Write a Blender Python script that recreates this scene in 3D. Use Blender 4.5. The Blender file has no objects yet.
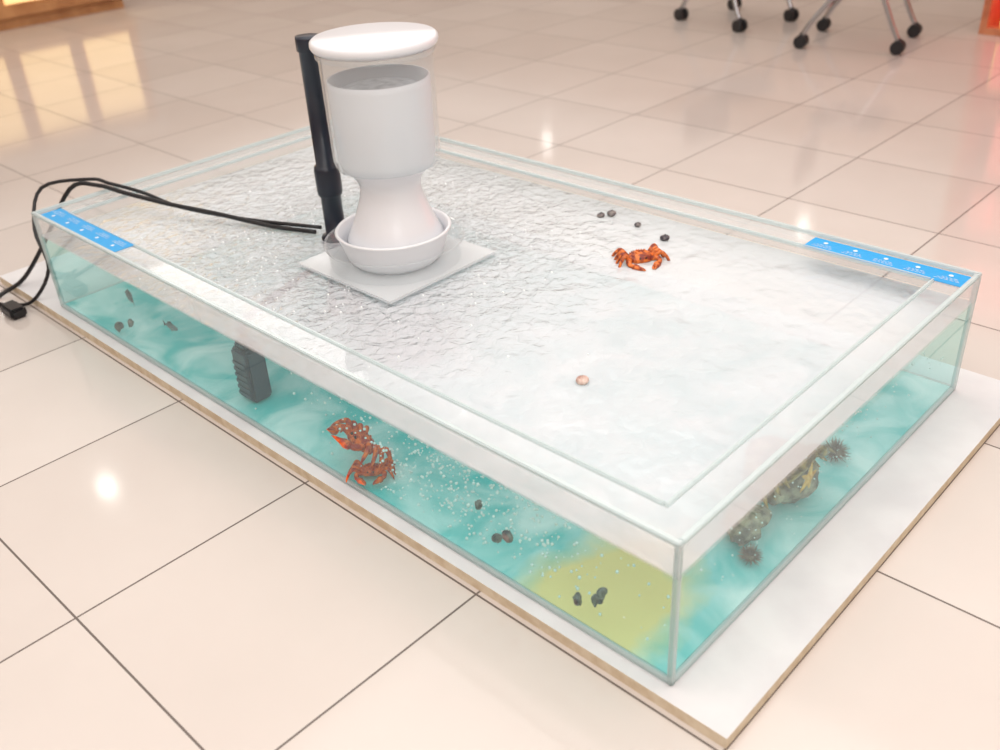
import bpy, bmesh, math, random
from mathutils import Matrix, Vector
random.seed(4)
S=1.386   # model unit -> metres (floor tiles are 0.6 m)
W,L,H=0.9494,1.8,0.2459
FZ=-0.02  # floor level in model units
WZ=0.19   # water level
scn=bpy.context.scene
scn.view_settings.view_transform='Standard'

# ---------------------------------------------------------------- materials
def mat(n,col=(.8,.8,.8),rough=.5,metal=0,emis=0,ecol=None,spec=.5,coat=0):
    m=bpy.data.materials.new(n);m.use_nodes=True
    b=m.node_tree.nodes['Principled BSDF']
    b.inputs['Base Color'].default_value=(*col,1);b.inputs['Roughness'].default_value=rough
    b.inputs['Metallic'].default_value=metal;b.inputs['Specular IOR Level'].default_value=spec
    b.inputs['Coat Weight'].default_value=coat
    if emis:
        b.inputs['Emission Color'].default_value=(*(ecol or col),1);b.inputs['Emission Strength'].default_value=emis
    return m
def N(m,t,**k):
    n=m.node_tree.nodes.new(t)
    for a,b in k.items(): setattr(n,a,b)
    return n
def LK(m,a,b): m.node_tree.links.new(a,b)
def noise_mat(n,c1,c2,scale=20,rough=.5,bump=0,detail=6,lo=.35,hi=.65,coat=0,coord='Object',dist=0):
    m=mat(n,c1,rough,coat=coat);b=m.node_tree.nodes['Principled BSDF']
    tc=N(m,'ShaderNodeTexCoord');no=N(m,'ShaderNodeTexNoise');no.inputs['Scale'].default_value=scale;no.inputs['Detail'].default_value=detail
    no.inputs['Distortion'].default_value=dist
    LK(m,tc.outputs[coord],no.inputs['Vector'])
    r=N(m,'ShaderNodeValToRGB');r.name='Ramp';r.color_ramp.elements[0].position=lo;r.color_ramp.elements[1].position=hi
    r.color_ramp.elements[0].color=(*c1,1);r.color_ramp.elements[1].color=(*c2,1)
    LK(m,no.outputs['Fac'],r.inputs['Fac']);LK(m,r.outputs['Color'],b.inputs['Base Color'])
    if bump:
        bp=N(m,'ShaderNodeBump');bp.inputs['Strength'].default_value=bump;bp.inputs['Distance'].default_value=.01
        LK(m,no.outputs['Fac'],bp.inputs['Height']);LK(m,bp.outputs['Normal'],b.inputs['Normal'])
    return m
def clear_mat(n,tint=(.97,.99,.99),haze=.05,hazecol=(.9,.95,.95),ior=1.35,rough=.03,bump=None):
    """thin transparent sheet with surface reflection, same from both sides"""
    m=bpy.data.materials.new(n);m.use_nodes=True;nt=m.node_tree
    nt.nodes.remove(nt.nodes['Principled BSDF']);out=nt.nodes['Material Output']
    tr=N(m,'ShaderNodeBsdfTransparent');tr.inputs[0].default_value=(*tint,1)
    df=N(m,'ShaderNodeBsdfDiffuse');df.inputs[0].default_value=(*hazecol,1)
    gl=N(m,'ShaderNodeBsdfGlossy');gl.inputs['Roughness'].default_value=rough;gl.inputs[0].default_value=(1,1,1,1)
    m1=N(m,'ShaderNodeMixShader');m1.inputs[0].default_value=haze
    LK(m,tr.outputs[0],m1.inputs[1]);LK(m,df.outputs[0],m1.inputs[2])
    fr=N(m,'ShaderNodeFresnel')
    ge=N(m,'ShaderNodeNewGeometry');mr=N(m,'ShaderNodeMapRange');mr.inputs[3].default_value=ior;mr.inputs[4].default_value=1/ior
    LK(m,ge.outputs['Backfacing'],mr.inputs[0]);LK(m,mr.outputs[0],fr.inputs[0])
    m2=N(m,'ShaderNodeMixShader');LK(m,fr.outputs[0],m2.inputs[0]);LK(m,m1.outputs[0],m2.inputs[1]);LK(m,gl.outputs[0],m2.inputs[2])
    LK(m,m2.outputs[0],out.inputs[0])
    return m,m1,df,gl,fr

# ---------------------------------------------------------------- mesh helpers
def mk(name,bm,mats,parent=None,smooth=False,angle=None):
    bmesh.ops.recalc_face_normals(bm,faces=bm.faces)
    me=bpy.data.meshes.new(name);bm.to_mesh(me);bm.free()
    me.transform(Matrix.Scale(S,4))
    o=bpy.data.objects.new(name,me);bpy.context.collection.objects.link(o)
    if not isinstance(mats,(list,tuple)): mats=[mats]
    for m in mats: me.materials.append(m)
    if smooth:
        for p in me.polygons:p.use_smooth=True
    if parent: o.parent=parent
    return o
def empty(name):
    e=bpy.data.objects.new(name,None);e.empty_display_size=.1;bpy.context.collection.objects.link(e);return e
def box(bm,a,b,bevel=0,mi=0):
    r=bmesh.ops.create_cube(bm,size=1)
    vs=r['verts']
    for v in vs: v.co=Vector([a[i] if v.co[i]<0 else b[i] for i in range(3)])
    fs=set(f for v in vs for f in v.link_faces)
    if bevel:
        es=list(set(e for v in vs for e in v.link_edges))
        rr=bmesh.ops.bevel(bm,geom=es,offset=bevel,segments=2,affect='EDGES')
        fs=set(rr['faces'])|set(f for f in fs if f.is_valid)
    for f in fs:
        if f.is_valid:f.material_index=mi
    return fs
def quad(bm,pts,mi=0):
    f=bm.faces.new([bm.verts.new(p) for p in pts]);f.material_index=mi;return f
def catmull(pts,k=6):
    P=[Vector(p) for p in pts]
    if len(P)<3:return P
    out=[]
    for i in range(len(P)-1):
        p0=P[max(i-1,0)];p1=P[i];p2=P[i+1];p3=P[min(i+2,len(P)-1)]
        for j in range(k):
            t=j/k
            out.append(.5*((2*p1)+(-p0+p2)*t+(2*p0-5*p1+4*p2-p3)*t*t+(-p0+3*p1-3*p2+p3)*t**3))
    out.append(P[-1]);return out
def tube(bm,pts,rad,n=8,mi=0,k=5,smooth=True):
    pp=catmull(pts,k) if smooth else [Vector(p) for p in pts]
    m=len(pp);rings=[]
    prev=None
    for i,p in enumerate(pp):
        t=(pp[min(i+1,m-1)]-pp[max(i-1,0)]).normalized()
        if prev is None:
            a=Vector((0,0,1)) if abs(t.z)<.9 else Vector((1,0,0))
            u=t.cross(a).normalized()
        else:
            u=(prev-t*prev.dot(t)).normalized()
        prev=u;v=t.cross(u)
        if isinstance(rad,(list,tuple)):
            x=i/(m-1)*(len(rad)-1);j=min(int(x),len(rad)-2);r=rad[j]+(rad[j+1]-rad[j])*(x-j)
        else:r=rad
        rings.append([bm.verts.new(p+(u*math.cos(2*math.pi*q/n)+v*math.sin(2*math.pi*q/n))*r) for q in range(n)])
    for a,b in zip(rings,rings[1:]):
        for q in range(n):
            f=bm.faces.new((a[q],a[(q+1)%n],b[(q+1)%n],b[q]));f.material_index=mi;f.smooth=True
    for rg in (rings[0],rings[-1]):
        f=bm.faces.new(rg);f.material_index=mi
def lathe(bm,prof,c,n=48,mi=0,closed=False):
    cx,cy=c;rings=[]
    for r,z in prof:
        rings.append([bm.verts.new((cx+r*math.cos(2*math.pi*q/n),cy+r*math.sin(2*math.pi*q/n),z)) for q in range(n)] if r>1e-5 else [bm.verts.new((cx,cy,z))])
    pr=list(zip(rings,rings[1:]))
    for a,b in pr:
        for q in range(n):
            q2=(q+1)%n
            if len(a)==1 and len(b)==1:continue
            if len(a)==1: f=bm.faces.new((a[0],b[q],b[q2]))
            elif len(b)==1: f=bm.faces.new((a[q],b[0],a[q2]))
            else: f=bm.faces.new((a[q],a[q2],b[q2],b[q]))
            f.material_index=mi;f.smooth=True
def loft(bm,secs,n=14,mi=0):
    rings=[]
    for c,a,b in secs:
        c=Vector(c);rings.append([bm.verts.new(c+Vector((0,a*math.cos(2*math.pi*q/n),b*math.sin(2*math.pi*q/n)))) for q in range(n)])
    for r1,r2 in zip(rings,rings[1:]):
        for q in range(n):
            f=bm.faces.new((r1[q],r1[(q+1)%n],r2[(q+1)%n],r2[q]));f.material_index=mi;f.smooth=True
    for rg in (rings[0],rings[-1]):
        f=bm.faces.new(rg);f.material_index=mi
def place(bm,M): bmesh.ops.transform(bm,matrix=M,verts=bm.verts)
def TRS(loc,rot,s): 
    return Matrix.Translation(Vector(loc))@Matrix.Rotation(rot[2],4,'Z')@Matrix.Rotation(rot[1],4,'Y')@Matrix.Rotation(rot[0],4,'X')@Matrix.Scale(s,4)

# ---------------------------------------------------------------- room
tile=0.434
mf=bpy.data.materials.new('polished_floor_tile');mf.use_nodes=True
b=mf.node_tree.nodes['Principled BSDF']
tc=N(mf,'ShaderNodeTexCoord')
mp=N(mf,'ShaderNodeMapping');mp.inputs['Location'].default_value=(.465*S,-.336*S,0)
mp.vector_type='POINT'
LK(mf,tc.outputs['Object'],mp.inputs['Vector'])
br=N(mf,'ShaderNodeTexBrick');br.offset=0;br.squash=1
br.inputs['Scale'].default_value=1;br.inputs['Mortar Size'].default_value=.0019*S;br.inputs['Mortar Smooth'].default_value=.1
br.inputs['Brick Width'].default_value=tile*S;br.inputs['Row Height'].default_value=tile*S
br.inputs['Color1'].default_value=(.67,.605,.56,1);br.inputs['Color2'].default_value=(.73,.67,.625,1);br.inputs['Mortar'].default_value=(.16,.13,.115,1)
LK(mf,mp.outputs[0],br.inputs['Vector'])
no=N(mf,'ShaderNodeTexNoise');no.inputs['Scale'].default_value=2.2;no.inputs['Detail'].default_value=5
LK(mf,tc.outputs['Object'],no.inputs['Vector'])
mx=N(mf,'ShaderNodeMix',data_type='RGBA',blend_type='MULTIPLY');mx.inputs[0].default_value=.25
cr=N(mf,'ShaderNodeValToRGB');cr.color_ramp.elements[0].color=(.8,.78,.76,1);cr.color_ramp.elements[0].position=.3;cr.color_ramp.elements[1].position=.7
LK(mf,no.outputs['Fac'],cr.inputs[0]);LK(mf,br.outputs['Color'],mx.inputs[6]);LK(mf,cr.outputs[0],mx.inputs[7]);LK(mf,mx.outputs[2],b.inputs['Base Color'])
mr=N(mf,'ShaderNodeMapRange');mr.inputs[3].default_value=.10;mr.inputs[4].default_value=.6
LK(mf,br.outputs['Fac'],mr.inputs[0]);LK(mf,mr.outputs[0],b.inputs['Roughness'])
bp=N(mf,'ShaderNodeBump');bp.inputs['Strength'].default_value=.3;bp.inputs['Distance'].default_value=.002;bp.invert=True
LK(mf,br.outputs['Fac'],bp.inputs['Height']);LK(mf,bp.outputs[0],b.inputs['Normal'])
X0,X1,Y0,Y1,CZ=-4,8,-4,9,2.08
bm=bmesh.new();box(bm,(X0,Y0,FZ-.05),(X1,Y1,FZ));mk('floor',bm,mf)
mc=mat('ceiling_added_glow',(.85,.83,.80),.8,emis=.38,ecol=(1,.96,.92))  # plain ceiling given an added even glow to light the room
bm=bmesh.new();box(bm,(X0,Y0,CZ),(X1,Y1,CZ+.05));mk('ceiling',bm,mc)
mw=noise_mat('painted_wall',(.64,.47,.36),(.70,.53,.42),3,.7)
for n,a,c in [('wall_left',(X0-.05,Y0,FZ),(X0,Y1,CZ)),('wall_right',(X1,Y0,FZ),(X1+.05,Y1,CZ)),('wall_back',(X0,Y1,FZ),(X1,Y1+.05,CZ)),('wall_front',(X0,Y0-.05,FZ),(X1,Y0,CZ))]:
    bm=bmesh.new();box(bm,a,c);mk(n,bm,mw)
ms=mat('baseboard_paint',(.35,.25,.18),.5)
bm=bmesh.new();box(bm,(X0,Y1-.015,FZ),(X1,Y1,FZ+.08));mk('baseboard_back',bm,ms)
bm=bmesh.new();box(bm,(X1-.015,Y0,FZ),(X1,Y1,FZ+.08));mk('baseboard_right',bm,ms)
# recessed downlights
md=mat('downlight_lens',(1,1,1),.3,emis=45,ecol=(1,.97,.92));mt=mat('downlight_trim',(.85,.85,.85),.3,metal=.6)
for (x,y) in [(.70,4.08),(6.1,2.83),(3.9,5.6),(-1.9,3.2),(1.3,6.9),(6.6,6.0)]:
    bm=bmesh.new();lathe(bm,[(0,CZ-.004),(.045,CZ-.004)],(x,y),10,0);lathe(bm,[(.045,CZ-.004),(.050,CZ-.010),(.062,CZ-.008),(.066,CZ)],(x,y),24,1)
    mk('ceiling_downlight',bm,[md,mt])
# glowing strips added on the ceiling, to mirror as soft streaks in the water
mtr=mat('added_streak_glow',(1,1,1),.5,emis=2.6,ecol=(1,.98,.96))
for i,x in enumerate((1.8,2.7,3.6,4.5)):
    bm=bmesh.new();box(bm,(x,2.5,CZ-.01),(x+.2,5.4,CZ-.001));mk('added_glow_strip',bm,mtr)
def area(name,loc,sx,sy,power,col=(1,.99,.98)):
    l=bpy.data.lights.new(name,'AREA');l.shape='RECTANGLE';l.size=sx*S;l.size_y=sy*S;l.energy=power;l.color=col
    o=bpy.data.objects.new(name,l);bpy.context.collection.objects.link(o);o.location=Vector(loc)*S
area('added_fill_lamp',(.3,.4,CZ-.03),3.0,3.0,80)  # unseen area lamps added overhead to brighten pool and floor
area('added_fill_lamp.001',(-1.8,-2.0,CZ-.03),2.0,2.0,66)

# ---------------------------------------------------------------- touch pool
pool=empty('touch_pool')
m_edge,_,_,_,_=clear_mat('acrylic_cut_edge',(.88,.97,.96),.6,(.74,.81,.82),1.45,.1)
m_wall,_,_,_,_=clear_mat('clear_acrylic',(.985,.995,.99),.02,(.92,.95,.95),1.3,.02)
m_band,_,_,_,_=clear_mat('splashed_acrylic',(.98,.99,.985),.30,(.86,.88,.90),1.3,.05)
m_flange,_,_,_,_=clear_mat('acrylic_flange',(.98,.99,.985),.20,(.84,.86,.89),1.35,.04)
m_wtint,_,_,_,_=clear_mat('water_body',(.78,.98,.975),.05,(.40,.86,.84),1.05,.05)
e=.009
bm=bmesh.new()
def wall_sheet(p,q):
    for z0,z1,mi in ((0,WZ,0),(WZ,H,1)):
        quad(bm,[(p[0],p[1],z0),(q[0],q[1],z0),(q[0],q[1],z1),(p[0],p[1],z1)],mi)
wall_sheet((0,0),(0,L));wall_sheet((0,0),(W,0));wall_sheet((W,0),(W,L));wall_sheet((0,L),(W,L))
mk('acrylic_walls',bm,[m_wall,m_band],pool)
bm=bmesh.new()
def strip(x0,y0,x1,y1,z0,z1,mi=0): box(bm,(x0,y0,z0),(x1,y1,z1),.0015,mi)
strip(0,0,e,L,H-.006,H+.002);strip(W-e,0,W,L,H-.006,H+.002);strip(e,0,W-e,e,H-.006,H+.002);strip(e,L-e,W-e,L,H-.006,H+.002)
for x in (0,W-e):
    for y in (0,L-e): strip(x,y,x+e,y+e,0,H-.006)
F=.065
strip(F-.006,F,F,L-F,H-.012,H-.004);strip(W-F,F,W-F+.006,L-F,H-.012,H-.004)
strip(F-.006,F-.006,W-F+.006,F,H-.012,H-.004);strip(F-.006,L-F,W-F+.006,L-F+.006,H-.012,H-.004)
strip(0,0,e,L,0,.008);strip(W-e,0,W,L,0,.008);strip(e,0,W-e,e,0,.008);strip(e,L-e,W-e,L,0,.008)
mk('rim_edges',bm,m_edge,pool)
bm=bmesh.new();z=H-.008
quad(bm,[(e,e,z),(F,F,z),(F,L-F,z),(e,L-e,z)]);quad(bm,[(W-e,e,z),(W-F,F,z),(W-F,L-F,z),(W-e,L-e,z)])
quad(bm,[(e,e,z),(W-e,e,z),(W-F,F,z),(F,F,z)]);quad(bm,[(e,L-e,z),(W-e,L-e,z),(W-F,L-F,z),(F,L-F,z)])
mk('rim_flange',bm,m_flange,pool)
# liner: mottled teal, pale streaks painted in as caustic light, with pale yellow sand at the front corner
ml=noise_mat('teal_pool_liner',(.08,.60,.60),(.84,.97,.97),9/S,.6,detail=10,lo=.36,hi=.70,dist=.8)
bN=ml.node_tree.nodes['Principled BSDF'];rp=ml.node_tree.nodes['Ramp']
tc=N(ml,'ShaderNodeTexCoord')
ny=N(ml,'ShaderNodeTexNoise');ny.inputs['Scale'].default_value=9;ny.inputs['Detail'].default_value=6;LK(ml,tc.outputs['Object'],ny.inputs['Vector'])
sc=N(ml,'ShaderNodeVectorMath',operation='SUBTRACT');sc.inputs[1].default_value=(.04*S,.165*S,0);LK(ml,tc.outputs['Object'],sc.inputs[0])
sm=N(ml,'ShaderNodeVectorMath',operation='MULTIPLY');sm.inputs[1].default_value=(.6,1,0);LK(ml,sc.outputs[0],sm.inputs[0])
ln=N(ml,'ShaderNodeVectorMath',operation='LENGTH');LK(ml,sm.outputs[0],ln.inputs[0])
ad=N(ml,'ShaderNodeMath',operation='MULTIPLY_ADD');ad.inputs[1].default_value=.12;LK(ml,ny.outputs['Fac'],ad.inputs[0]);LK(ml,ln.outputs['Value'],ad.inputs[2])
mm=N(ml,'ShaderNodeMapRange');mm.inputs[1].default_value=.18;mm.inputs[2].default_value=.25;mm.inputs[3].default_value=1;mm.inputs[4].default_value=0;LK(ml,ad.outputs[0],mm.inputs[0])
mxx=N(ml,'ShaderNodeMix',data_type='RGBA');LK(ml,mm.outputs[0],mxx.inputs[0]);LK(ml,rp.outputs[0],mxx.inputs[6]);mxx.inputs[7].default_value=(1,.76,.34,1)
LK(ml,mxx.outputs[2],bN.inputs['Base Color'])
bm=bmesh.new();box(bm,(e,e,.001),(W-e,L-e,.008));mk('pool_liner',bm,ml,pool)
# pump-shaped block standing in for the return pipe's dark refracted image
mpu=mat('pipe_image_dark',(.03,.06,.10),.35)
bm=bmesh.new();box(bm,(.04,1.02,.009),(.085,1.075,.125),.006);box(bm,(.046,1.028,.125),(.079,1.067,.14),.005)
for k in range(6): box(bm,(.0375,1.026,.02+.014*k),(.041,1.069,.027+.014*k))
tube(bm,[(.062,1.047,.13),(.062,1.047,.165),(.09,1.06,.178),(.2,1.1,.178),(.35,1.16,.17)],.008,10)
mk('pipe_image_block',bm,mpu,pool)
# water
m_ws,m1,df,gl,fr=clear_mat('water_surface',(.97,.985,.985),.68,(.78,.79,.835),1.45,.05)  # white diffuse share painted in place of the bright ceiling's reflection
tc=N(m_ws,'ShaderNodeTexCoord');n1=N(m_ws,'ShaderNodeTexNoise');n1.inputs['Scale'].default_value=48/S;n1.inputs['Detail'].default_value=4;n1.inputs['Distortion'].default_value=.8
LK(m_ws,tc.outputs['Object'],n1.inputs['Vector'])
ds=N(m_ws,'ShaderNodeVectorMath',operation='DISTANCE');ds.inputs[1].default_value=(.38*S,1.2*S,WZ*S);LK(m_ws,tc.outputs['Object'],ds.inputs[0])
rg=N(m_ws,'ShaderNodeMapRange');rg.inputs[1].default_value=.25;rg.inputs[2].default_value=1.05;rg.inputs[3].default_value=.85;rg.inputs[4].default_value=.06
LK(m_ws,ds.outputs['Value'],rg.inputs[0])
mu=N(m_ws,'ShaderNodeMath',operation='MULTIPLY');LK(m_ws,n1.outputs['Fac'],mu.inputs[0]);LK(m_ws,rg.outputs[0],mu.inputs[1])
n2=N(m_ws,'ShaderNodeTexNoise');n2.inputs['Scale'].default_value=12/S;n2.inputs['Detail'].default_value=2;LK(m_ws,tc.outputs['Object'],n2.inputs['Vector'])
ma=N(m_ws,'ShaderNodeMath',operation='MULTIPLY_ADD');ma.inputs[1].default_value=.6;LK(m_ws,n2.outputs['Fac'],ma.inputs[0]);LK(m_ws,mu.outputs[0],ma.inputs[2])
bp=N(m_ws,'ShaderNodeBump');bp.inputs['Strength'].default_value=1;bp.inputs['Distance'].default_value=.03;LK(m_ws,ma.outputs[0],bp.inputs['Height'])
for s in (df.inputs['Normal'],gl.inputs['Normal'],fr.inputs['Normal']): LK(m_ws,bp.outputs[0],s)
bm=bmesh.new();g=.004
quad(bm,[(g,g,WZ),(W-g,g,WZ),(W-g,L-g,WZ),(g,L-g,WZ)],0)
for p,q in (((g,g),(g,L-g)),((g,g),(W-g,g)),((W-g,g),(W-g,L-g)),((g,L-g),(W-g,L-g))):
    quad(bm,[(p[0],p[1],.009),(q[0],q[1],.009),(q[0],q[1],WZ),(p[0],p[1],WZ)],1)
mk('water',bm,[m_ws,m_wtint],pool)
# air bubbles
mbub=mat('bubble_white',(.92,.95,.96),.15)
bm=bmesh.new()
def bub(x,y,z,r):
    bmesh.ops.create_icosphere(bm,subdivisions=1,radius=r,matrix=Matrix.Translation((x,y,z)))
for i in range(800):
    bub(.012+abs(random.gauss(0,.06)),random.gauss(.45,.15),random.uniform(.015,.18),random.uniform(.0008,.0032))
for i in range(220):
    bub(random.gauss(.5,.2),.012+abs(random.gauss(0,.05)),random.uniform(.02,.17),random.uniform(.0008,.002))
for i in range(240):
    a=random.uniform(0,6.28);d=.15+abs(random.gauss(0,.18));x=.38+d*math.cos(a);y=1.12+d*math.sin(a)
    if .02<x<W-.02 and y<L-.02: bub(x,y,WZ,random.uniform(.001,.003))
for f in bm.faces:f.smooth=True
mk('air_bubbles',bm,mbub,pool)
# blue labels
mb=mat('label_blue',(.01,.36,.78),.35);mwh=mat('label_print_white',(.72,.80,.90),.5)
def label(x0,x1,y0,y1):
    bm=bmesh.new();z=H-.0065
    box(bm,(x0,y0,z),(x1,y1,z+.0012))
    n=5;st=(y1-y0)/n
    for i in range(n):
        cy=y0+st*(i+.5);sg=(-1 if x0<.5 else 1);cx=(x0+x1)/2+.009*sg
        vs=[bm.verts.new((cx+.0045*math.cos(a*math.pi/5),cy+.0045*math.sin(a*math.pi/5),z+.0016)) for a in range(10)]
        f=bm.faces.new(vs);f.material_index=1
        for k in (-1,0,1):
            cx2=(x0+x1)/2-.007*sg+k*.005
            hw=.36-.1*(k+1)/2
            yy=cy-st*hw
            while yy<cy+st*hw-.003:
                w_=random.uniform(.003,.008)
                quad(bm,[(cx2-.0007,yy,z+.0016),(cx2+.0007,yy,z+.0016),(cx2+.0007,yy+w_,z+.0016),(cx2-.0007,yy+w_,z+.0016)],1)
                yy+=w_+.0025
    return bm
mk('instruction_label',label(W-.064,W-.014,.012,.315),[mb,mwh],pool)
mk('instruction_label.001',label(.014,.064,1.43,1.785),[mb,mwh],pool)

# foam board under the pool
mfb=noise_mat('white_foam_board',(.70,.695,.71),(.78,.78,.79),6,.8)
mcb=noise_mat('board_cut_edge',(.66,.54,.38),(.78,.68,.52),30,.9)
bm=bmesh.new()
box(bm,(-.022,-.098,FZ),(1.035,2.12,-.0005))
for f in list(bm.faces): f.material_index=0 if abs(f.calc_center_median().z+.0005)<1e-4 else 1
mk('foam_board',bm,[mfb,mcb])

# ---------------------------------------------------------------- filter tower
tow=empty('filter_tower')
C=(.417,.991)
mwp=mat('white_plastic',(.80,.81,.84),.3,coat=.3);mcl,_,_,_,_=clear_mat('clear_canister',(.95,.97,.975),.18,(.84,.87,.89),1.3,.05)
mtr2,_,_,_,_=clear_mat('frosted_tray',(.97,.98,.98),.5,(.84,.86,.88),1.4,.08)
mfl=noise_mat('filter_floss',(.55,.57,.60),(.80,.81,.83),40,.9,.4)
CT=(.430,1.000)
bm=bmesh.new();lathe(bm,[(0,.650),(.116,.650),(.121,.646),(.122,.638),(.119,.632),(.114,.631),(.114,.628),(0,.628)],CT);mk('lid',bm,mwp,tow)
bm=bmesh.new();lathe(bm,[(.110,.630),(.108,.42),(.105,.405),(.08,.398)],CT);lathe(bm,[(.110,.628),(.115,.628),(.115,.618),(.110,.616)],CT);mk('canister',bm,mcl,tow)
bm=bmesh.new();lathe(bm,[(0,.530),(.092,.530),(.095,.573),(.099,.573),(.100,.56),(.098,.42),(.092,.402),(.074,.385),(.064,.368),(.062,.352),(.067,.330),(.083,.285),(.100,.25),(.103,.235),(.090,.225)],CT);mk('funnel',bm,mwp,tow)
bm=bmesh.new();lathe(bm,[(0,.558),(.04,.558),(.08,.551),(.088,.535),(0,.535)],CT);mk('floss_pad',bm,mfl,tow)
bm=bmesh.new();lathe(bm,[(.118,.266),(.121,.270),(.118,.274),(.112,.270),(.108,.250),(.100,.225),(.085,.208),(.05,.2),(0,.2)],C);lathe(bm,[(.118,.266),(.108,.24),(.100,.215),(.085,.2),(.0,.195)],C);mk('bowl',bm,mwp,tow)
bm=bmesh.new();lathe(bm,[(.142,.246),(.146,.249),(.146,.244),(.140,.240),(.138,.20),(.136,.012),(0,.012)],C);mk('outer_tub',bm,mcl,tow)
bm=bmesh.new();box(bm,(C[0]-.15,C[1]-.15,.196),(C[0]+.15,C[1]+.15,.202),.003);mk('tray',bm,mtr2,tow)
bm=bmesh.new();lathe(bm,[(.06,.195),(.055,.1),(.065,.01),(0,.009)],C);mk('pedestal',bm,mwp,tow)
mbk=mat('black_pvc',(.012,.018,.032),.28);bm=bmesh.new();P=(.4245,1.205)
lathe(bm,[(0,.628),(.024,.628),(.025,.624),(.025,.60),(.0215,.598),(.0215,.36),(.026,.358),(.028,.35),(.028,.30),(.026,.292),(.0225,.29),(.0225,.20),(.033,.196),(.035,.18),(.035,.06),(.045,.05),(.045,.009),(0,.009)],P,28)
tube(bm,[(P[0],P[1]-.02,.612),(P[0]+.002,P[1]-.07,.612),(P[0]+.003,P[1]-.09,.612)],.011,12)
mk('return_pipe',bm,mbk,tow)

# ---------------------------------------------------------------- animals
m_eye=mat('black_eye',(.01,.01,.01),.1)
def crab(name,loc,rot,s,m,seed=1):
    """rock crab: carapace ~0.62 wide, facing +x, standing on z=0"""
    rd=random.Random(seed);bm=bmesh.new()
    n=40;prof=[(0,.30),(.35,.292),(.65,.262),(.88,.205),(1,.15),(.93,.10),(.6,.07),(0,.062)]
    rings=[]
    for k,(r,z) in enumerate(prof):
        if r==0: rings.append([bm.verts.new((0,0,z))]);continue
        ring=[]
        for q in range(n):
            th=2*math.pi*q/n;cx,cy=math.cos(th),math.sin(th)
            ax=.24 if cx>0 else .22
            fx=1-(.12*abs(cy)**3 if cx<0 else 0)
            R=r*(1+(.055*(q%2) if (k==4 and cx>-.1) else 0))
            ring.append(bm.verts.new((R*ax*cx*fx,R*.33*cy*(1-.22*(cx<0)*abs(cx)),z+.012*math.sin(cx*9)*math.cos(cy*7)*r)))
        rings.append(ring)
    for a,b2 in zip(rings,rings[1:]):
        for q in range(n):
            q2=(q+1)%n
            if len(a)==1:f=bm.faces.new((a[0],b2[q],b2[q2]))
            elif len(b2)==1:f=bm.faces.new((a[q],b2[0],a[q2]))
            else:f=bm.faces.new((a[q],a[q2],b2[q2],b2[q]))
            f.smooth=True
    for sg in (-1,1):
        for i in range(4):
            x0=.12-.085*i;sp=.56-.02*i+rd.uniform(-.03,.03);fx=.26-.20*i
            tube(bm,[(x0,sg*.22,.13),((x0*2+fx)/3,sg*(.22+sp)/2,.28),((x0+fx*2)/3,sg*(sp*.88),.22),(fx,sg*sp,.10),(fx*1.05,sg*(sp+.03),.0)],[.046,.050,.040,.032,.008],8)
        tube(bm,[(.13,sg*.20,.14),(.22,sg*.33,.18),(.33,sg*.33,.14),(.38,sg*.26,.12)],[.05,.058,.055,.045],9)
        loft(bm,[((.34,sg*.26,.12),.03,.03),((.39,sg*.25,.12),.085,.075),((.46,sg*.23,.12),.088,.078),((.52,sg*.20,.125),.055,.05),((.60,sg*.15,.13),.025,.025),((.66,sg*.10,.13),.006,.006)],12)
        tube(bm,[(.46,sg*.16,.12),(.53,sg*.115,.12),(.60,sg*.09,.125),(.64,sg*.085,.13)],[.035,.028,.016,.004],7)
        tube(bm,[(.19,sg*.06,.19),(.235,sg*.07,.225)],[.016,.02],8,mi=1,smooth=False)
        tube(bm,[(.20,sg*.03,.17),(.28,sg*.05,.20),(.34,sg*.09,.19)],[.010,.006,.002],5)
    for i in range(26):
        a=rd.uniform(0,6.28);r=rd.uniform(.1,.8);x=r*.2*math.cos(a);y=r*.3*math.sin(a);z=.30-.10*r**2.6
        tube(bm,[(x,y,z-.01),(x*1.06,y*1.06,z+.022)],[.018,.003],5,smooth=False)
    place(bm,TRS(loc,rot,s));return mk(name,bm,[m,m_eye],pool)
m_red=noise_mat('crab_red_shell',(.20,.018,.006),(.80,.20,.03),70,.45,.4,coat=.1,lo=.4,hi=.6)
m_red2=noise_mat('crab_orange_shell',(.42,.006,.002),(1.0,.16,.010),70,.45,.4,coat=.1,lo=.4,hi=.6)
m_brn=noise_mat('crab_brown_shell',(.14,.09,.05),(.62,.40,.16),45,.5,.4,coat=.05,lo=.4,hi=.65)
def rock(name,loc,r,sz,m,seed=0):
    bm=bmesh.new();bmesh.ops.create_icosphere(bm,subdivisions=4,radius=1)
    rd=random.Random(seed);dirs=[Vector((rd.gauss(0,1),rd.gauss(0,1),rd.gauss(0,1))).normalized() for _ in range(22)]
    from mathutils import noise
    for v in bm.verts:
        k=1
        for d in dirs:
            q=v.co.normalized().dot(d)
            if q>.78: k-= (q-.78)*.8
        k+=.16*noise.noise(v.co*3.1+Vector((seed,0,0)))
        v.co=Vector((v.co.x*k*r,v.co.y*k*r*.8,v.co.z*k*sz))
        v.co+=Vector(loc)+Vector((0,0,sz*.85))
    for v in bm.verts: v.co.z=max(v.co.z,loc[2])
    return mk(name,bm,m,pool)
m_rock=noise_mat('live_rock',(.14,.11,.09),(.60,.50,.36),30,.9,.8,lo=.4,hi=.68)
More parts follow.
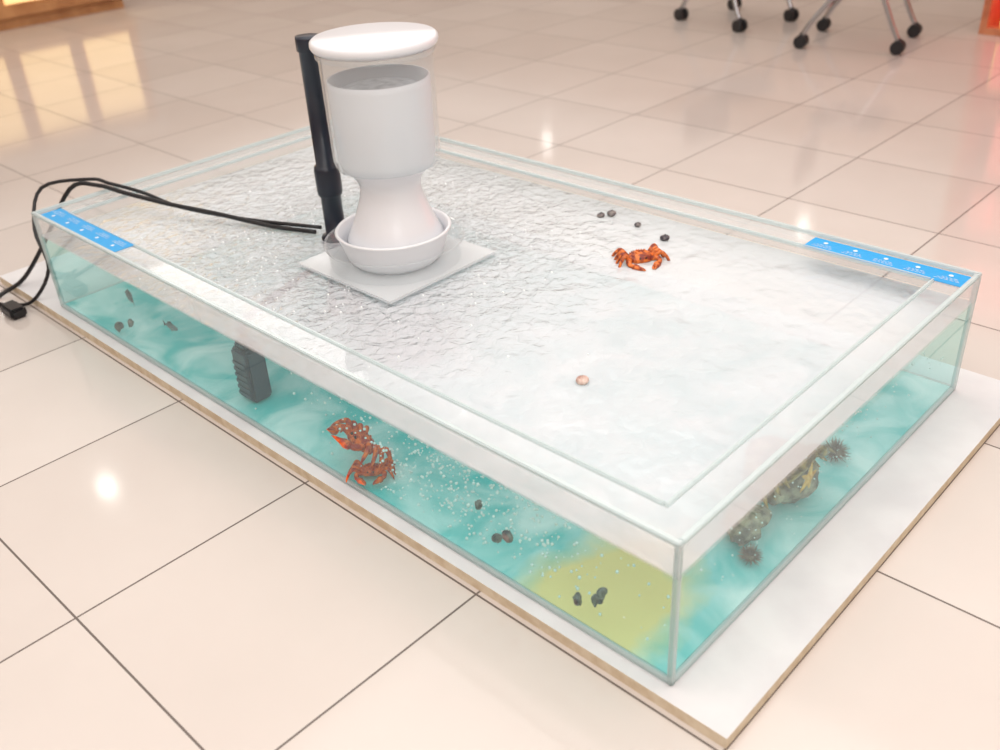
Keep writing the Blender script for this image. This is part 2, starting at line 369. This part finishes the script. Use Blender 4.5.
def snail(name,loc,rot,s,m):
    bm=bmesh.new();pts=[];rad=[]
    for i in range(46):
        t_=i/45;a=t_*math.pi*2*3.2;r=.5*(1-t_)**1.2
        pts.append((r*math.cos(a),r*math.sin(a),.35+.75*t_));rad.append(.42*(1-t_)**1.1+.02)
    tube(bm,pts,rad,10,smooth=False)
    loft(bm,[((-.55,0,.02),.05,.03),((-.35,.05,.05),.28,.08),((.2,.1,.06),.32,.09),((.75,.12,.05),.20,.07),((.95,.12,.04),.05,.03)],10,1)
    place(bm,TRS(loc,rot,s));return mk(name,bm,[m,m_foot],pool)
m_sh=noise_mat('snail_shell',(.04,.035,.05),(.28,.24,.22),60,.35,.3);m_foot=mat('snail_foot',(.18,.15,.13),.5)
m_shl=noise_mat('pale_shell',(.45,.25,.20),(.75,.60,.52),60,.35,.3)
def starfish(name,loc,rot,s,m):
    bm=bmesh.new();n=60;rings=[]
    for k,(rr,zz) in enumerate([(1,0),(.97,.05),(.75,.13),(.45,.19),(.2,.23)]):
        ring=[]
        for q in range(n):
            th=2*math.pi*q/n;ph=(th*5/(2*math.pi))%1;d=abs(ph-.5)*2
            R=(.30+.70*d**2.2)*rr
            zz2=zz*(1 if k<2 else (.6+.4*(1-abs(d-.6))))
            ring.append(bm.verts.new((R*math.cos(th),R*math.sin(th),zz2)))
        rings.append(ring)
    for a,c in zip(rings,rings[1:]):
        for q in range(n):
            f=bm.faces.new((a[q],a[(q+1)%n],c[(q+1)%n],c[q]));f.smooth=True
    bm.faces.new(rings[0][::-1]);bm.faces.new(rings[-1])
    place(bm,TRS(loc,rot,s));return mk(name,bm,m,pool)
m_star2=noise_mat('starfish_orange',(.65,.28,.05),(.95,.55,.15),50,.7,.5)
def urchin(name,loc,r,m):
    bm=bmesh.new();bmesh.ops.create_uvsphere(bm,u_segments=18,v_segments=10,radius=r*.5)
    for v in bm.verts: v.co.z*=.75
    rd=random.Random(7);n=150
    for i in range(n):
        z=1-(i+.5)/n*1.25;a=i*2.39996;q=math.sqrt(max(0,1-z*z));d=Vector((q*math.cos(a),q*math.sin(a),z))
        d=(d+Vector((rd.gauss(0,.08),rd.gauss(0,.08),0))).normalized()
        tube(bm,[d*r*.4,d*r*rd.uniform(.85,1.1)],[r*.045,r*.008],4,smooth=False)
    place(bm,Matrix.Translation(Vector(loc)+Vector((0,0,r*.42))));return mk(name,bm,m,pool)
m_urc=noise_mat('urchin_spine',(.14,.08,.08),(.45,.30,.22),40,.5)
def fish(name,loc,rot,s,m):
    bm=bmesh.new()
    loft(bm,[((.5,0,0),.01,.015),((.42,0,0),.045,.07),((.25,0,0),.075,.14),((0,0,.01),.08,.17),((-.25,0,.005),.045,.10),((-.40,0,0),.015,.04)],12)
    for pts in ([(-.38,.0,.03),(-.58,0,.15),(-.52,0,0),(-.58,0,-.15),(-.38,0,-.03)],[(.2,0,.14),(.05,0,.26),(-.2,0,.19),(-.25,0,.09)],[(.1,0,-.15),(-.02,0,-.24),(-.2,0,-.10)]):
        for o in (-.006,.006):
            bm.faces.new([bm.verts.new((p[0],o,p[2])) for p in pts])
    for q in (-1,1): tube(bm,[(.38,q*.05,.03),(.38,q*.066,.03)],[.02,.016],8,1,smooth=False)
    place(bm,TRS(loc,rot,s));return mk(name,bm,[m,m_eye],pool)
m_fish=noise_mat('dark_fish_skin',(.03,.04,.06),(.20,.24,.26),20,.4)

crab('red_crab',(.735,.595,WZ-.010),(0,0,math.radians(235)),.095,m_red,3)
crab('red_crab.001',(.042,.695,.046),(0,math.radians(-40),math.radians(165)),.110,m_red2,5)
crab('red_crab.002',(.040,.660,.010),(0,math.radians(-5),math.radians(225)),.072,m_red2,6)
crab('brown_crab',(.42,.045,.075),(0,math.radians(-60),math.radians(-95)),.11,m_brn,8)
rock('reef_rock',(.45,.11,.008),.085,.045,m_rock,5)
rock('reef_rock.001',(.32,.085,.008),.050,.025,m_rock,6)
urchin('sea_urchin',(.59,.07,.010),.026,m_urc)
urchin('sea_urchin.001',(.27,.045,.010),.020,m_urc)
starfish('starfish',(.36,.012,.13),(math.radians(90),0,0),.026,m_star2)
snail('sea_snail',(.887,.784,WZ),(0,0,.5),.014,m_sh)
snail('sea_snail.001',(.868,.80,WZ),(0,0,2),.011,m_sh)
snail('sea_snail.002',(.845,.609,WZ),(0,0,1.5),.013,m_sh)
snail('sea_snail.003',(.287,.382,WZ-.002),(0,0,1.1),.014,m_shl)
for i,(y,zz,s) in enumerate([(.14,.055,.012),(.125,.078,.011),(.165,.045,.012),(.30,.09,.013),(.33,.07,.011),(.37,.11,.011),(1.46,.06,.012),(1.52,.03,.014)]):
    snail('sea_snail.%03d'%(4+i),(.014,y,zz),(0,math.radians(90),i),s,m_sh)
snail('sea_snail.012',(.872,.70,WZ),(0,0,1.0),.010,m_sh)
fish('damselfish',(.05,1.50,.10),(0,0,1.3),.07,m_fish)
fish('damselfish.001',(.05,1.33,.08),(0,0,-1.5),.05,m_fish)

# ---------------------------------------------------------------- cables
mca=mat('black_rubber_cable',(.008,.008,.01),.4)
bm=bmesh.new();g0=FZ+.006
tube(bm,[(.40,1.25,.20),(.36,1.36,.20),(.306,1.50,.215),(.25,1.62,.23),(.20,1.72,.25),(.17,1.80,.262),(.13,1.87,.25),(.06,1.94,.12),(.00,2.0,.02),(-.06,2.03,g0),(-.12,1.99,g0),(-.10,2.10,g0),(-.3,2.3,g0),(-.6,2.5,g0)],.0055,8)
mk('power_cable',bm,mca)
bm=bmesh.new()
tube(bm,[(.41,1.24,.21),(.34,1.44,.205),(.27,1.60,.22),(.24,1.72,.24),(.20,1.80,.258),(.18,1.86,.262),(.10,1.97,.24),(.04,1.93,.16),(.02,1.86,.08),(-.03,1.90,g0+.01),(-.08,1.96,g0),(-.20,2.02,g0),(-.35,2.1,g0)],.0045,8)
mk('power_cable.001',bm,mca)
bm=bmesh.new();box(bm,(-.10,1.86,FZ),(-.06,1.93,FZ+.028),.006);tube(bm,[(-.08,1.93,FZ+.015),(-.09,1.98,FZ+.010),(-.14,2.02,g0)],.004,8)
mk('power_adapter',bm,mca)

# ---------------------------------------------------------------- background furniture
mch=mat('chrome_tube',(.45,.46,.48),.2,metal=1);mbl=mat('black_plastic',(.015,.015,.018),.4);mse=noise_mat('grey_fabric',(.10,.12,.14),(.16,.18,.2),60,.9)
def chair(name,loc,yaw):
    r=empty(name);M=TRS((loc[0],loc[1],FZ),(0,0,yaw),1/S)
    def fin(bm,n,m,sm=False):
        place(bm,M);mk(n,bm,m,r,sm)
    bm=bmesh.new();box(bm,(-.23,-.23,.44),(.23,.23,.49),.02);fin(bm,'seat',mse)
    bm=bmesh.new();box(bm,(-.22,.23,.62),(.22,.26,.92),.012);fin(bm,'backrest',mse)
    bm=bmesh.new()
    for s in (-1,1):
        tube(bm,[(s*.24,-.27,.07),(s*.24,-.22,.16),(s*.235,-.1,.40),(s*.235,.0,.46),(s*.235,.15,.50),(s*.23,.25,.65),(s*.23,.27,.90)],.016,10)
        tube(bm,[(s*.255,.30,.07),(s*.25,.24,.17),(s*.24,.08,.36),(s*.235,-.08,.44)],.016,10)
    tube(bm,[(-.235,-.12,.36),(.235,-.12,.36)],.01,8,smooth=False);tube(bm,[(-.245,.18,.24),(.245,.18,.24)],.01,8,smooth=False)
    fin(bm,'frame',mch)
    bm=bmesh.new()
    for (x,y) in ((-.24,-.27),(.24,-.27),(-.255,.30),(.255,.30)):
        for o in (-.022,.022):
            tube(bm,[(x+o-.013,y,.040),(x+o+.013,y,.040)],.040,18,smooth=False)
        tube(bm,[(x,y,.03),(x,y,.09)],.015,10,smooth=False)
    fin(bm,'castors',mbl)
chair('castor_chair',(3.74,2.18),math.radians(-15))
chair('castor_chair.001',(3.60,1.46),math.radians(12))
rack=empty('display_rack')
mwd=noise_mat('rack_wood',(.50,.15,.07),(.70,.28,.14),8,.5)
bm=bmesh.new()
rx0,rx1,ry0,ry1=4.0,4.45,-.9,1.06
for zz in (FZ,.32,.68,1.04,1.38): box(bm,(rx0,ry0,zz),(rx1,ry1,zz+.03))
box(bm,(rx0,ry0-.03,FZ),(rx1,ry0,1.41));box(bm,(rx0,ry1,FZ),(rx1,ry1+.03,1.41));box(bm,(rx1,ry0,FZ),(rx1+.02,ry1,1.41))
mk('shelving',bm,mwd,rack)
goods=[mat('goods_%d'%i,c,.4,emis=.9) for i,c in enumerate([(.85,.15,.12),(.9,.4,.1),(.9,.35,.45),(.85,.7,.2),(.8,.75,.7)])]  # goods given an added glow to strengthen their floor reflection
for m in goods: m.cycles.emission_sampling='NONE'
bm=bmesh.new()
for zz in (FZ,.32,.68,1.04):
    y=ry0+.02
    while y<ry1-.13:
        w=random.uniform(.06,.12);h=random.uniform(.18,.28);box(bm,(rx0+.01,y,zz+.03),(rx0+.25,y+w,zz+.03+h),.006,random.randrange(5));y+=w+.012
mk('boxed_goods',bm,goods,rack)
mcn=noise_mat('counter_wood',(.45,.20,.08),(.62,.32,.14),6,.4)
mgl=mat('counter_added_glow',(1,.70,.32),.5,emis=.8);mgl.cycles.emission_sampling='NONE'  # invented warm glow on the counter front, added for the yellow tones
cnt=empty('sales_counter')
bm=bmesh.new();box(bm,(.6,5.7,FZ+.06),(2.3,6.1,.70),.01);box(bm,(.64,5.74,FZ),(2.26,6.06,FZ+.06));mk('counter_body',bm,mcn,cnt)
bm=bmesh.new()
for k in range(4): box(bm,(.72+.4*k,5.685,.12),(1.02+.4*k,5.70,.60),.002)
mk('added_glow_panels',bm,mgl,cnt)
bm=bmesh.new();box(bm,(.56,5.66,.70),(2.34,6.14,.735),.008);mk('counter_top',bm,mwp,cnt)

# ---------------------------------------------------------------- world, camera
w=bpy.data.worlds.new('world');scn.world=w;w.use_nodes=True
w.node_tree.nodes['Background'].inputs[0].default_value=(1,.98,.95,1);w.node_tree.nodes['Background'].inputs[1].default_value=.6
rx,ry,rz=1.0256,.0509,-.8157
cd=bpy.data.cameras.new('camera');cam=bpy.data.objects.new('camera',cd);bpy.context.collection.objects.link(cam)
cd.sensor_width=36;cd.lens=36*.959;cd.clip_start=.02
cd.dof.use_dof=True;cd.dof.focus_distance=2.35;cd.dof.aperture_fstop=2.5
cam.rotation_euler=(rx,ry,rz);cam.location=Vector((-.7568,-.4706,1.0253))*S
scn.camera=cam
